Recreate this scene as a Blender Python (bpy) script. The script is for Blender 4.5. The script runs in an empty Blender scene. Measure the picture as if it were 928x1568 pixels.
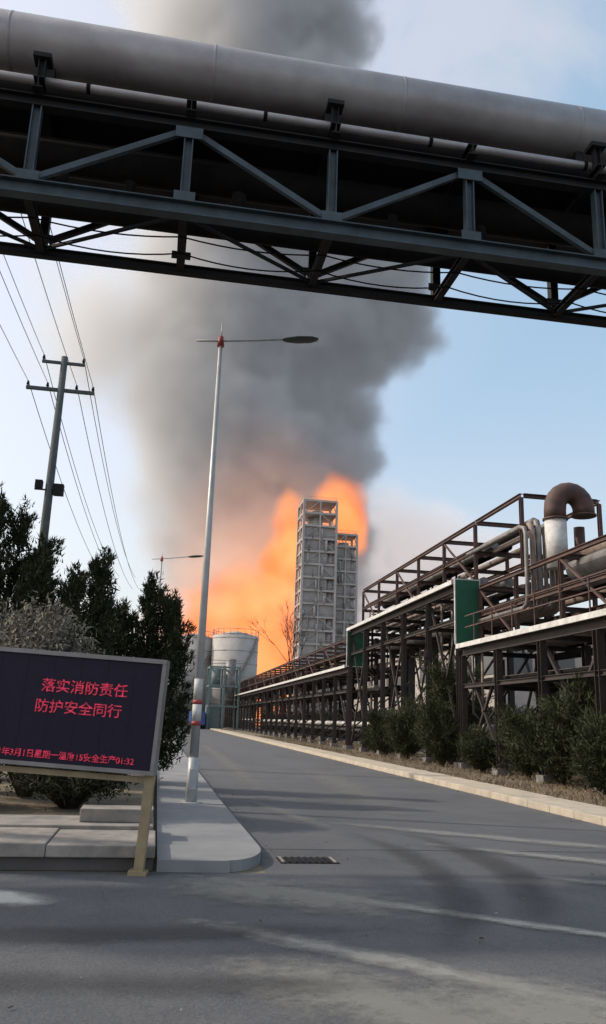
import bpy, math, random
import numpy as np
from mathutils import Vector, Matrix
random.seed(7); np.random.seed(7)
R=math.radians
scene=bpy.context.scene
scene.view_settings.view_transform='Standard'
scene.view_settings.look='None'
scene.view_settings.exposure=0

# ---------------- materials ----------------
def mat(name,c1,c2=None,rough=0.7,metal=0.0,scale=3.0,detail=6,bump=0.0,bscale=20,contrast=(0.35,0.65),emit=None,estr=0,island=False,spec=0.5,cracks=False):
    m=bpy.data.materials.new(name); m.use_nodes=True
    nt=m.node_tree; N=nt.nodes; L=nt.links
    b=N['Principled BSDF']
    b.inputs['Roughness'].default_value=rough
    b.inputs['Metallic'].default_value=metal
    b.inputs['Specular IOR Level'].default_value=spec
    if c2 is None: c2=tuple(x*0.75 for x in c1)
    geo=N.new('ShaderNodeNewGeometry')
    no=N.new('ShaderNodeTexNoise'); no.inputs['Scale'].default_value=scale; no.inputs['Detail'].default_value=detail
    no.inputs['Roughness'].default_value=0.65
    L.new(geo.outputs['Position'],no.inputs['Vector'])
    mr=N.new('ShaderNodeMapRange'); mr.inputs[1].default_value=contrast[0]; mr.inputs[2].default_value=contrast[1]
    L.new(no.outputs['Fac'],mr.inputs[0])
    fac=mr.outputs[0]
    if island:
        mx0=N.new('ShaderNodeMath'); mx0.operation='MULTIPLY_ADD'
        L.new(geo.outputs['Random Per Island'],mx0.inputs[0]); mx0.inputs[1].default_value=0.5
        ml=N.new('ShaderNodeMath'); ml.operation='MULTIPLY'; L.new(fac,ml.inputs[0]); ml.inputs[1].default_value=0.5
        L.new(ml.outputs[0],mx0.inputs[2]); fac=mx0.outputs[0]
    mx=N.new('ShaderNodeMix'); mx.data_type='RGBA'
    L.new(fac,mx.inputs[0]); mx.inputs[6].default_value=(*c1,1); mx.inputs[7].default_value=(*c2,1)
    col=mx.outputs[2]
    if cracks:
        n3=N.new('ShaderNodeTexNoise'); n3.inputs['Scale'].default_value=45; n3.inputs['Detail'].default_value=3; L.new(geo.outputs['Position'],n3.inputs['Vector'])
        m3=N.new('ShaderNodeMapRange'); m3.inputs[1].default_value=0.3; m3.inputs[2].default_value=0.7; m3.inputs[3].default_value=0.8; m3.inputs[4].default_value=1.2; L.new(n3.outputs['Fac'],m3.inputs[0])
        wn=N.new('ShaderNodeTexNoise'); wn.inputs['Scale'].default_value=1.3; wn.inputs['Detail'].default_value=4; L.new(geo.outputs['Position'],wn.inputs['Vector'])
        va=N.new('ShaderNodeVectorMath'); va.operation='MULTIPLY_ADD'; L.new(wn.outputs['Color'],va.inputs[0]); va.inputs[1].default_value=(0.9,0.9,0.9); L.new(geo.outputs['Position'],va.inputs[2])
        vo=N.new('ShaderNodeTexVoronoi'); vo.feature='DISTANCE_TO_EDGE'; vo.inputs['Scale'].default_value=0.25; L.new(va.outputs[0],vo.inputs['Vector'])
        mc=N.new('ShaderNodeMapRange'); mc.inputs[1].default_value=0.0; mc.inputs[2].default_value=0.007; mc.inputs[3].default_value=0.83; mc.inputs[4].default_value=1.0; L.new(vo.outputs['Distance'],mc.inputs[0])
        mu=N.new('ShaderNodeMath'); mu.operation='MULTIPLY'; L.new(m3.outputs[0],mu.inputs[0]); L.new(mc.outputs[0],mu.inputs[1])
        vs=N.new('ShaderNodeVectorMath'); vs.operation='SCALE'; L.new(col,vs.inputs[0]); L.new(mu.outputs[0],vs.inputs['Scale']); col=vs.outputs[0]
    L.new(col,b.inputs['Base Color'])
    if bump>0:
        n2=N.new('ShaderNodeTexNoise'); n2.inputs['Scale'].default_value=bscale; n2.inputs['Detail'].default_value=8
        L.new(geo.outputs['Position'],n2.inputs['Vector'])
        bp=N.new('ShaderNodeBump'); bp.inputs['Strength'].default_value=bump; bp.inputs['Distance'].default_value=0.02
        L.new(n2.outputs['Fac'],bp.inputs['Height']); L.new(bp.outputs[0],b.inputs['Normal'])
    if emit:
        b.inputs['Emission Color'].default_value=(*emit,1); b.inputs['Emission Strength'].default_value=estr
    return m

# ---------------- mesh builder ----------------
class MB:
    def __init__(s,name,mats):
        s.name=name; s.mats=mats; s.v=[]; s.f=[]; s.mi=[]; s.sm=[]
    def add(s,vs,fs,mi=0,smooth=False):
        o=len(s.v); s.v+= [tuple(v) for v in vs]
        for i,f in enumerate(fs):
            s.f.append(tuple(o+k for k in f)); s.mi.append(mi)
            s.sm.append(smooth if not isinstance(smooth,list) else smooth[i])
    def prof(s,pts,p1,p2,mi=0,smooth=False,up=None,pts2=None):
        p1=Vector(p1);p2=Vector(p2); d=(p2-p1).normalized()
        if up is None: up=Vector((0,0,1)) if abs(d.z)<0.9 else Vector((0,1,0))
        up=Vector(up); x=d.cross(up).normalized(); y=x.cross(d).normalized()
        n=len(pts); pts2=pts2 or pts
        vs=[p1+x*a+y*b for a,b in pts]+[p2+x*a+y*b for a,b in pts2]
        fs=[(i,(i+1)%n,n+(i+1)%n,n+i) for i in range(n)]
        fs+= [tuple(reversed(range(n))),tuple(range(n,2*n))]
        s.add(vs,fs,mi,[smooth]*n+[False,False])
    def beam(s,p1,p2,w,h,mi=0,up=None):
        a=w/2;b=h/2
        s.prof([(-a,-b),(a,-b),(a,b),(-a,b)],p1,p2,mi,up=up)
    def ibeam(s,p1,p2,w,h,mi=0,t=0.02,up=None):
        a=w/2;b=h/2;c=t/2
        s.prof([(-a,-b),(a,-b),(a,-b+t),(c,-b+t),(c,b-t),(a,b-t),(a,b),(-a,b),(-a,b-t),(-c,b-t),(-c,-b+t),(-a,-b+t)],p1,p2,mi,up=up)
    def cyl(s,p1,p2,r,r2=None,mi=0,n=14):
        r2=r if r2 is None else r2
        c=[(math.cos(2*math.pi*i/n),math.sin(2*math.pi*i/n)) for i in range(n)]
        s.prof([(a*r,b*r) for a,b in c],p1,p2,mi,True,pts2=[(a*r2,b*r2) for a,b in c])
    def tube(s,path,r,mi=0,n=14):
        path=[Vector(p) for p in path]; rs=r if isinstance(r,list) else [r]*len(path)
        vs=[];fs=[]; T=(path[1]-path[0]).normalized()
        u=T.orthogonal().normalized()
        for i,p in enumerate(path):
            if i==0: t=(path[1]-p)
            elif i==len(path)-1: t=p-path[i-1]
            else: t=path[i+1]-path[i-1]
            t.normalize(); u=(u-t*u.dot(t)).normalized(); w=t.cross(u)
            for k in range(n):
                a=2*math.pi*k/n; vs.append(p+(u*math.cos(a)+w*math.sin(a))*rs[i])
        for i in range(len(path)-1):
            for k in range(n):
                fs.append((i*n+k,i*n+(k+1)%n,(i+1)*n+(k+1)%n,(i+1)*n+k))
        nf=len(fs); fs+=[tuple(reversed(range(n))),tuple(range((len(path)-1)*n,len(path)*n))]
        s.add(vs,fs,mi,[True]*nf+[False,False])
    def box(s,x0,x1,y0,y1,z0,z1,mi=0):
        vs=[(x,y,z) for z in (z0,z1) for y in (y0,y1) for x in (x0,x1)]
        s.add(vs,[(0,2,3,1),(4,5,7,6),(0,1,5,4),(2,6,7,3),(0,4,6,2),(1,3,7,5)],mi)
    def build(s,loc=(0,0,0),rot=(0,0,0),bevel=0,parent=None):
        me=bpy.data.meshes.new(s.name); me.from_pydata(s.v,[],s.f)
        for m in s.mats: me.materials.append(m)
        me.polygons.foreach_set('material_index',s.mi); me.polygons.foreach_set('use_smooth',s.sm); me.update()
        o=bpy.data.objects.new(s.name,me); scene.collection.objects.link(o)
        o.location=loc; o.rotation_euler=rot
        if bevel:
            b=o.modifiers.new('bevel','BEVEL'); b.width=bevel; b.segments=2; b.limit_method='ANGLE'
        if parent: o.parent=parent
        return o
def sheet(name,poly,z,m):
    b=MB(name,[m]); b.add([(x,y,z) for x,y in poly],[tuple(range(len(poly)))]); return b.build()

# ---------------- camera ----------------
cd=bpy.data.cameras.new('camera'); cam=bpy.data.objects.new('camera',cd); scene.collection.objects.link(cam)
cam.matrix_world=Matrix.Translation((0,0,1.6))@Matrix.Rotation(R(-9.5),4,'Z')@Matrix.Rotation(R(104.6),4,'X')@Matrix.Rotation(R(2.0),4,'Z')
cd.sensor_fit='VERTICAL'; cd.sensor_height=24; cd.lens=24*1230/1568; cd.clip_end=6000; cd.clip_start=0.05
scene.camera=cam

# ---------------- light ----------------
SX,SY=-0.93,0.30; EL=36
az=math.atan2(SX,SY)
w=bpy.data.worlds.new('World'); scene.world=w; w.use_nodes=True
nt=w.node_tree; N=nt.nodes; L=nt.links; bg=N['Background']; bg.inputs[1].default_value=0.10
sky=N.new('ShaderNodeTexSky'); sky.sky_type='NISHITA'; sky.sun_disc=False
sky.sun_elevation=R(EL); sky.sun_rotation=az; sky.dust_density=3.5; sky.air_density=1.2; sky.ozone_density=1.5
L.new(sky.outputs[0],bg.inputs[0])
tc=N.new('ShaderNodeTexCoord'); sp=N.new('ShaderNodeSeparateXYZ'); L.new(tc.outputs['Generated'],sp.inputs[0])
def mrn(src,a,b_,c,d):
    m=N.new('ShaderNodeMapRange'); m.interpolation_type='SMOOTHSTEP'; L.new(src,m.inputs[0])
    for i,v in enumerate((a,b_,c,d)): m.inputs[i+1].default_value=v
    return m.outputs[0]
def mth(op,a,b_):
    m=N.new('ShaderNodeMath'); m.operation=op
    for i,v in enumerate((a,b_)):
        if isinstance(v,(int,float)): m.inputs[i].default_value=v
        else: L.new(v,m.inputs[i])
    return m.outputs[0]
fl=mrn(sp.outputs[0],-0.15,0.48,1.0,0.0)
fh=mrn(sp.outputs[2],0.0,0.50,1.0,0.0)
nz=N.new('ShaderNodeTexNoise'); nz.inputs['Scale'].default_value=3.2; nz.inputs['Detail'].default_value=7; nz.inputs['Roughness'].default_value=0.55; nz.inputs['Distortion'].default_value=0.4
L.new(tc.outputs['Generated'],nz.inputs['Vector'])
dt=N.new('ShaderNodeVectorMath'); dt.operation='DOT_PRODUCT'; L.new(tc.outputs['Generated'],dt.inputs[0]); dt.inputs[1].default_value=Vector((0.27,0.66,0.71)).normalized()
cl=mth('ADD',mth('MULTIPLY',mth('SUBTRACT',dt.outputs['Value'],0.975),14),mth('MULTIPLY',mth('SUBTRACT',nz.outputs['Fac'],0.5),2.6))
cl=mrn(cl,-0.1,0.5,0.0,0.85)
fac=mth('MAXIMUM',mth('MAXIMUM',fl,fh),cl)
mxw=N.new('ShaderNodeMix'); mxw.data_type='RGBA'; L.new(fac,mxw.inputs[0])
mxw.inputs[6].default_value=(0.28,0.41,0.52,1); mxw.inputs[7].default_value=(0.59,0.58,0.585,1)
bg2=N.new('ShaderNodeBackground'); L.new(mxw.outputs[2],bg2.inputs[0]); bg2.inputs[1].default_value=0.90
ads=N.new('ShaderNodeAddShader'); L.new(bg.outputs[0],ads.inputs[0]); L.new(bg2.outputs[0],ads.inputs[1]); L.new(ads.outputs[0],N['World Output'].inputs[0])
sd=bpy.data.lights.new('sun','SUN'); sd.energy=2.8; sd.angle=R(1.0); sd.color=(1,0.90,0.76)
so=bpy.data.objects.new('sun',sd); scene.collection.objects.link(so)
h=math.cos(R(EL)); n=math.hypot(SX,SY)
sv=Vector((SX/n*h,SY/n*h,math.sin(R(EL))))
so.rotation_euler=sv.to_track_quat('Z','Y').to_euler(); so.location=(-30,10,40)

# ---------------- shared materials ----------------
M_asph=mat('asphalt',(0.070,0.073,0.080),(0.108,0.110,0.116),0.85,scale=0.45,detail=9,bump=0.35,bscale=60,contrast=(0.3,0.7),cracks=True)
M_asph2=mat('asphalt_old',(0.062,0.065,0.072),(0.105,0.106,0.111),0.85,scale=0.6,detail=9,bump=0.4,bscale=50,contrast=(0.3,0.7),cracks=True)
M_soil=mat('dry_soil',(0.13,0.10,0.07),(0.22,0.18,0.12),0.95,scale=2.5,bump=0.8,bscale=12)
M_pave=mat('pavement',(0.19,0.19,0.20),(0.27,0.268,0.265),0.85,scale=1.1,detail=9,bump=0.15)
M_kerb=mat('kerb_stone',(0.52,0.45,0.35),(0.38,0.33,0.26),0.85,scale=2,bump=0.15)
M_blue=mat('blue_grey_steel',(0.055,0.08,0.10),(0.03,0.042,0.05),0.55,scale=2.5,spec=0.4)
M_dark=mat('dark_steel',(0.010,0.011,0.013),(0.02,0.018,0.017),0.7,scale=3,spec=0.2)
M_silver=mat('cladding',(0.38,0.365,0.37),(0.24,0.22,0.225),0.42,0.3,scale=0.7,detail=8)
M_pipedk=mat('near_black_pipe',(0.008,0.007,0.007),(0.014,0.012,0.011),0.8,spec=0.08)  # near-black pipe colour with slight variation
M_rust=mat('rusty_steel',(0.12,0.055,0.04),(0.05,0.034,0.032),0.7,scale=2.2)
M_brown=mat('brown_steel',(0.058,0.042,0.038),(0.03,0.027,0.027),0.65,scale=2,spec=0.3)
M_white=mat('white_trim',(0.66,0.65,0.63),(0.46,0.44,0.41),0.6)
M_beige=mat('beige_pipe',(0.32,0.25,0.21),(0.16,0.115,0.095),0.6,scale=2)
M_greypipe=mat('grey_pipe',(0.26,0.25,0.24),(0.13,0.11,0.105),0.5,0.2,scale=2)
M_pale=mat('hazed_tower_steel',(0.44,0.42,0.41),(0.35,0.33,0.32),0.7,scale=0.3)  # paled, distance haze is put into the steel colour
M_towerw=mat('tower_wall',(0.36,0.345,0.335),(0.27,0.255,0.25),0.9,scale=0.25)  # lightened too, haze over the tower painted into the wall colour
M_tank=mat('tank_paint',(0.43,0.40,0.375),(0.34,0.31,0.29),0.7,scale=0.4)  # greyed and lightened to paint distance haze into the tanks
M_green=mat('sign_green',(0.015,0.12,0.07),(0.012,0.09,0.055),0.5)
M_galv=mat('galvanised_pole',(0.50,0.50,0.50),(0.40,0.40,0.40),0.45,0.2)
M_conc=mat('concrete',(0.34,0.30,0.265),(0.17,0.155,0.14),0.9,scale=2.2,detail=9,bump=0.25)
M_cpole=mat('concrete_pole',(0.09,0.10,0.10),(0.06,0.07,0.07),0.9)
M_black=mat('black_wire',(0.02,0.02,0.02),(0.03,0.03,0.03),0.6)

# ---------------- ground ----------------
sheet('ground',[(-2500,-600),(2500,-600),(2500,4500),(-2500,4500)],-0.012,M_soil)
sheet('junction_road',[(-60,-25),(60,-25),(60,6.0),(14,6.0),(8.9,9),(7.9,12),(7.9,14),(1.3,14),(1.3,9.35),(-60,9.35)],-0.008,M_asph2)
sheet('road',[(1.3,11.0),(7.9,11.0),(7.6,140),(1.0,140)],-0.004,M_asph)
k=MB('kerb',[M_kerb,M_conc])
y=12.0
while y<140:
    k.box(7.9,8.12,y,y+0.99,-0.01,0.14+random.gauss(0,0.003),0); y+=1.0
y=12.0
while y<140:
    k.box(8.122,9.1+random.gauss(0,0.01),y,y+0.745,-0.01,0.125+random.gauss(0,0.003),0); y+=0.75
k.build(bevel=0.012)
b=MB('pavement',[M_pave,M_kerb])
pts=[(0.12,9.40),(0.9,9.36)]
for i in range(9):
    a=R(-90+i*90/8); pts.append((0.85+0.5*math.cos(a)*1.0,10.4+1.0*math.sin(a)))
pts+=[(1.3,16),(1.25,60),(1.1,140),(0.1,140)]
nP=len(pts)
b.add([(x,yy,-0.01) for x,yy in pts]+[(x,yy,0.11) for x,yy in pts],[tuple(range(nP,2*nP))]+[(i,(i+1)%nP,nP+(i+1)%nP,nP+i) for i in range(nP)])
b.build()
g=MB('drain_grate',[M_dark,M_conc])
g.box(1.55,2.25,9.95,10.35,-0.01,0.001,0)
for i in range(9):
    x=1.57+i*0.078; g.box(x,x+0.03,9.97,10.33,0.0012,0.012,1 if i%9 in(0,8) else 0)
g.build()

def mottled_strip(name,poly,z,col,thr,amax=0.7,nsc=2.2):
    m=bpy.data.materials.new(name); m.use_nodes=True; N=m.node_tree.nodes; L=m.node_tree.links
    b=N['Principled BSDF']; b.inputs['Base Color'].default_value=(*col,1); b.inputs['Roughness'].default_value=0.9
    geo=N.new('ShaderNodeNewGeometry'); no=N.new('ShaderNodeTexNoise'); no.inputs['Scale'].default_value=nsc; no.inputs['Detail'].default_value=10; no.inputs['Roughness'].default_value=0.78
    L.new(geo.outputs['Position'],no.inputs['Vector'])
    at=N.new('ShaderNodeAttribute'); at.attribute_name='edge'
    mm=N.new('ShaderNodeMath'); mm.operation='MULTIPLY_ADD'; L.new(no.outputs['Fac'],mm.inputs[0]); mm.inputs[1].default_value=2.4
    L.new(at.outputs['Fac'],mm.inputs[2])
    mr=N.new('ShaderNodeMapRange'); mr.inputs[1].default_value=thr+0.5; mr.inputs[2].default_value=thr+1.3; mr.inputs[4].default_value=amax
    L.new(mm.outputs[0],mr.inputs[0])
    r2=N.new('ShaderNodeMath'); r2.operation='MULTIPLY'; r2.use_clamp=True; L.new(at.outputs['Fac'],r2.inputs[0]); r2.inputs[1].default_value=3.0
    r3=N.new('ShaderNodeMath'); r3.operation='MULTIPLY'; L.new(r2.outputs[0],r3.inputs[0]); L.new(mr.outputs[0],r3.inputs[1])
    L.new(r3.outputs[0],b.inputs['Alpha'])
    vs=[];fs=[];ed=[]
    P=poly; nn=7; nP=len(P)
    for i,(x,yy,hw) in enumerate(P):
        j=min(i+1,nP-1); q=max(i-1,0)
        d=Vector((P[j][0]-P[q][0],P[j][1]-P[q][1])).normalized(); nrm=Vector((-d.y,d.x))
        for k2 in range(nn):
            t=-1+2*k2/(nn-1); vs.append((x+nrm.x*hw*t,yy+nrm.y*hw*t,z))
            e=(1-abs(t))*min(1,3*i/nP,3*(nP-1-i)/nP)
            ed.append(e)
    for i in range(nP-1):
        for k2 in range(nn-1): fs.append((i*nn+k2,i*nn+k2+1,(i+1)*nn+k2+1,(i+1)*nn+k2))
    me=bpy.data.meshes.new(name); me.from_pydata(vs,[],fs); me.materials.append(m)
    a=me.attributes.new('edge','FLOAT','POINT'); a.data.foreach_set('value',ed)
    o=bpy.data.objects.new(name,me); scene.collection.objects.link(o)
def curve(p0,p1,p2,hw,n=18):
    out=[]
    for i in range(n+1):
        t=i/n; out.append(((1-t)**2*p0[0]+2*t*(1-t)*p1[0]+t*t*p2[0],(1-t)**2*p0[1]+2*t*(1-t)*p1[1]+t*t*p2[1],hw))
    return out
mottled_strip('pale_road_streak',curve((0.2,9.4),(2.2,7.7),(6.5,4.6),0.16),0.003,(0.38,0.37,0.34),0.8,0.75,3)  # paler curved streaks on the asphalt, broken up by noise
mottled_strip('pale_road_streak',curve((0.0,7.6),(1.6,6.2),(3.8,4.0),0.26),0.003,(0.36,0.35,0.32),0.85,0.65,3)
mottled_strip('pale_road_streak',curve((-3.2,8.9),(-1.6,8.4),(-0.75,7.75),0.32),0.004,(0.5,0.49,0.46),0.4,0.85)  # worn white paint on the ground
mottled_strip('pale_road_patch',curve((0.3,6.4),(1.6,5.1),(3.2,3.0),0.7),0.006,(0.29,0.28,0.25),0.8,0.6,3)  # paler patches, mottled and fading out at their edges
mottled_strip('pale_road_patch',curve((1.6,5.6),(2.6,4.8),(3.8,3.2),1.0),0.008,(0.29,0.28,0.25),0.75,0.6,5)
mottled_strip('pale_road_patch',curve((0.0,8.9),(1.2,8.3),(2.9,7.2),0.8),0.010,(0.27,0.26,0.23),0.75,0.65)
mottled_strip('pale_road_patch',curve((2.6,14.0),(5.0,12.2),(8.0,10.3),0.35),0.010,(0.28,0.275,0.26),0.75,0.6)
mottled_strip('pale_road_patch',curve((3.4,11.8),(5.5,10.2),(8.3,8.2),0.28),0.012,(0.28,0.275,0.26),0.75,0.6)
mottled_strip('pale_road_patch',curve((4.0,9.4),(5.8,8.2),(7.5,6.4),0.25),0.012,(0.27,0.265,0.25),0.8,0.55)
mottled_strip('pale_road_patch',curve((1.9,18),(2.4,15),(2.9,12.0),0.3),0.010,(0.24,0.235,0.22),0.85,0.45)
mottled_strip('pale_road_patch',curve((5.5,32),(5.0,20),(4.2,13.0),0.8),0.014,(0.23,0.225,0.21),0.7,0.4)
mottled_strip('pale_road_patch',curve((3.0,60),(2.8,30),(2.4,16.0),0.6),0.014,(0.23,0.225,0.21),0.7,0.4)
mottled_strip('tyre_mark',curve((3.0,6.6),(5.0,9.4),(3.7,13.0),0.34),0.016,(0.035,0.035,0.037),0.65,0.38,1.0)
mottled_strip('tyre_mark',curve((1.9,5.8),(4.0,8.6),(2.9,13.0),0.30),0.019,(0.035,0.035,0.037),0.65,0.33,1.0)
mottled_strip('tyre_mark',curve((-3.5,7.0),(-0.5,6.6),(2.5,7.0),0.3),0.016,(0.04,0.04,0.042),0.65,0.4,1.0)
mottled_strip('tyre_mark',curve((-3.5,6.1),(-0.5,5.6),(2.0,5.4),0.3),0.016,(0.04,0.04,0.042),0.65,0.35,1.0)

# ---------------- overhead pipe bridge ----------------
pb=MB('overhead_pipe_bridge',[M_blue,M_dark,M_silver,M_pipedk,M_rust])
YN,YF=11.38,13.12; ZB,ZT=9.42,11.0; XA,XB=-13.5,19.0
P=2.40; X0=-2.60
xs=[X0+P*i for i in range(-4,9)]
for Y_,m in ((YN,0),(YF,1)):
    hh=0.25 if m==0 else 0.17
    pb.ibeam((XA,Y_,ZB-0.125+hh/2),(XB,Y_,ZB-0.125+hh/2),0.2 if m==0 else 0.14,hh,m)
    pb.ibeam((XA,Y_,ZT),(XB,Y_,ZT),0.18,0.2,1)
    for i,x in enumerate(xs):
        pb.ibeam((x,Y_,ZB-0.125+hh+0.001),(x,Y_,ZT-0.1),0.15,0.15,m,up=(1,0,0))
        pb.beam((x-0.17,Y_-0.09,ZB+0.20),(x+0.17,Y_-0.09,ZB+0.20),0.015,0.15,m)
        if i<len(xs)-1:
            lo=(i%2==0)
            z0,z1=(ZB+0.2,ZT-0.12) if lo else (ZT-0.12,ZB+0.2)
            pb.beam((x+0.08,Y_+0.004,z0),(xs[i+1]-0.08,Y_+0.004,z1),0.08,0.1,m)
        if i%2==1:
            pb.beam((x-0.22,Y_-0.09,ZT-0.2),(x+0.22,Y_-0.09,ZT-0.2),0.015,0.2,m)
for i,x in enumerate(xs):
    pb.ibeam((x,YN+0.1,ZB-0.02),(x,YF-0.1,ZB-0.02),0.13,0.14,1)
    pb.ibeam((x,YN-0.25,ZT+0.2),(x,YF+0.3,ZT+0.2),0.16,0.2,1)
    if i%2==0:
        pb.ibeam((x,YN-0.08,ZT+0.32),(x,YN-0.08,ZT+0.72),0.12,0.12,1,up=(1,0,0))
        pb.box(x-0.14,x+0.14,YN-0.2,YN+0.06,ZT+0.72,ZT+0.8,1)
    if i<len(xs)-1:
        if i%2: pb.beam((x,YN+0.1,ZB-0.03),(xs[i+1],YF-0.1,ZB-0.03),0.05,0.05,1)
        else: pb.beam((x,YF-0.1,ZB-0.03),(xs[i+1],YN+0.1,ZB-0.03),0.05,0.05,1)
pb.cyl((XA-3,12.0,12.6),(XB+3,12.0,12.6),0.50,mi=2,n=48)
for x in np.arange(XA,XB,3.4):
    pb.cyl((x,12.0,12.6),(x+0.05,12.0,12.6),0.504,mi=2,n=48)
pb.cyl((XA-3,11.42,11.45),(XB+3,11.42,11.45),0.07,mi=2,n=12)
for x in np.arange(XA,XB,2.9): pb.cyl((x,11.42,11.45),(x+0.06,11.42,11.45),0.085,mi=3,n=12)
pb.cyl((XA-3,12.9,12.35),(XB+3,12.9,12.35),0.34,mi=3,n=20)
pb.cyl((XA-3,11.95,11.62),(XB+3,11.95,11.62),0.24,mi=3,n=16)
pb.cyl((XA-3,12.6,11.65),(XB+3,12.6,11.65),0.25,mi=3,n=16)
pb.box(XA-3,XB+3,11.6,12.98,11.315,11.37,3)
pb.cyl((XA-3,12.25,10.70),(XB+3,12.25,10.70),0.30,mi=3,n=16)
pb.cyl((XA-3,12.9,11.0),(XB+3,12.9,11.0),0.12,mi=3,n=16)
pb.cyl((XA-3,12.7,10.06),(XB+3,12.7,10.06),0.20,mi=3,n=16)
pb.cyl((XA-3,12.1,9.93),(XB+3,12.1,9.93),0.035,mi=2,n=10)
for x in xs[::2]: pb.box(x-0.08,x+0.08,11.85,12.15,11.86,12.13,1)
for (x,z,r_) in ((-1.1,9.9,0.09),(0.7,9.95,0.12),(2.6,9.9,0.1),(3.4,9.95,0.09),(5.0,9.95,0.12),(-2.2,9.95,0.1)):
    pb.cyl((x,11.9,z-0.12),(x,11.9,z+0.25),r_,mi=3,n=10); pb.cyl((x-0.2,11.9,z),(x+0.25,11.9,z),r_*0.6,mi=3,n=8)
for (ya,za,s_) in ((12.0,9.33,0.10),(12.5,9.33,0.14)):
    for i in range(len(xs)-1):
        pts=[(xs[i]+P*t/8,ya,za-s_*4*(t/8)*(1-t/8)) for t in range(9)]
        pb.tube(pts,0.014,mi=3,n=5)
for X_ in (-11.5,16.8):
    for Y_ in (YN,YF):
        pb.ibeam((X_,Y_,0),(X_,Y_,ZB-0.126),0.3,0.3,0,up=(1,0,0))
    for z in (1,4,7):
        pb.beam((X_,YN+0.16,z),(X_,YF-0.16,z+2.0),0.09,0.09,0)
pb.build()

# ---------------- pipe rack right ----------------
pr=MB('pipe_rack',[M_brown,M_rust,M_white,M_beige,M_greypipe,M_pipedk])
XL,XR=12.2,16.2
def section(y0,y1,zl,ztop,step,xu=13.0,dense=False):
    ys=np.arange(y0,y1+0.01,step)
    pr.box(XL-0.32,XL-0.22,y0,y1,zl-0.10,zl+0.08,2)
    pr.box(XL-0.218,XL+0.1,y0,y1,zl-0.06,zl-0.03,0)
    for X_ in (XL,XR):
        pr.ibeam((X_,y0,zl-0.25),(X_,y1,zl-0.25),0.18,0.28,0)
        pr.ibeam((X_,y0,zl-1.6),(X_,y1,zl-1.6),0.14,0.16,0)
    for z in (ztop,(ztop+zl)/2+0.1):
        for X_ in (xu,XR):
            pr.ibeam((X_,y0,z),(X_,y1,z),0.14,0.16,1)
    pr.box(XR-1.3,XR-0.1,y0,y1,ztop-0.12,ztop-0.09,0)
    for i,yy in enumerate(ys):
        for X_ in (XL,XR):
            pr.ibeam((X_,yy,0),(X_,yy,zl-0.4),0.24,0.24,0,up=(0,1,0))
            pr.box(X_-0.25,X_+0.25,yy-0.25,yy+0.25,-0.01,0.22,4)
            if i%2==0 and i<len(ys)-1:
                pr.beam((X_+0.15,yy,0.2),(X_+0.15,ys[i+1],zl-0.6),0.1,0.1,0)
                if dense: pr.beam((X_+0.15,ys[i+1],0.2),(X_+0.15,yy,zl-0.6),0.1,0.1,0)
        if dense: pr.ibeam((14.1,yy+0.6,0),(14.1,yy+0.6,zl-0.4),0.24,0.24,0,up=(0,1,0))
        for X_ in (xu,XR):
            pr.ibeam((X_,yy,zl-0.1),(X_,yy,ztop-0.08),0.14,0.14,1,up=(0,1,0))
        if i<len(ys)-1 and i%2==0:
            pr.beam((xu,yy,zl),(xu,ys[i+1],ztop-0.1),0.08,0.08,1)
        for zz in (zl-0.25,zl-1.6,ztop,(ztop+zl)/2):
            xa=XL if zz<zl else xu
            pr.ibeam((xa+0.1,yy,zz),(XR-0.1,yy,zz),0.15,0.18,0 if zz<zl else 1)
        pr.beam((XL+0.1,yy,0.3),(XR-0.1,yy,zl-1.8),0.09,0.09,0)
        for _ in range(2):
            if random.random()<0.75:
                xx=random.uniform(12.5,15.5); y3=yy+random.uniform(0.4,3)
                pr.tube([(xx,y3,zl),(xx,y3,zl-1.2),(xx,y3+0.05,zl-2.6),(xx+0.3,y3+0.1,zl-2.9)],random.uniform(0.04,0.1),mi=random.choice((3,4,5)),n=8)
        for _ in range(2):
            yy2=yy+random.uniform(0.3,3.2); xx=random.uniform(13.1,15.7); hv=random.uniform(0.6,1.6)
            pr.cyl((xx,yy2,zl+0.2),(xx,yy2,zl+hv),0.06,mi=random.choice((5,3)),n=8); pr.cyl((xx,yy2,zl+hv),(xx,yy2,zl+hv+0.04),random.uniform(0.14,0.26),mi=1,n=12)
            pr.box(xx-0.14,xx+0.14,yy2-0.14,yy2+0.14,zl+0.2,zl+0.45,random.choice((1,5,4)))
    for x,r,dz,mi in ((12.75,0.11,0.02,5),(13.35,0.2,0.1,4),(13.95,0.13,0.02,3),(14.5,0.24,0.14,4),(15.1,0.1,0.0,3),(15.6,0.18,0.08,5)):
        pr.cyl((x,y0,zl-0.1+r),(x,y1,zl-0.1+r),r,mi=mi)
    for x,r,mi in ((12.6,0.09,5),(13.2,0.14,3),(14.1,0.2,4),(15.0,0.16,5),(15.6,0.22,5)):
        pr.cyl((x,y0,zl-1.5+r),(x,y1,zl-1.5+r),r,mi=mi)
    zm=(ztop+zl)/2+0.1
    for x,r,mi in ((13.3,0.12,5),(13.9,0.17,4),(14.5,0.2,5),(15.3,0.15,3)):
        pr.cyl((x,y0,zm+0.1+r),(x,y1,zm+0.1+r),r,mi=mi)
section(14.2,31.8,4.8,7.3,3.52,dense=True)
section(32.2,52.0,7.55,10.2,3.96,dense=True)
section(52.4,150,5.2,7.4,4.066)
for X_ in (13.0,XR):
    pr.ibeam((X_,27.6,10.2),(X_,32.1,10.2),0.14,0.16,1)
    pr.ibeam((X_,27.6,7.38),(X_,27.6,10.1),0.14,0.14,1,up=(0,1,0))
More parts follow.
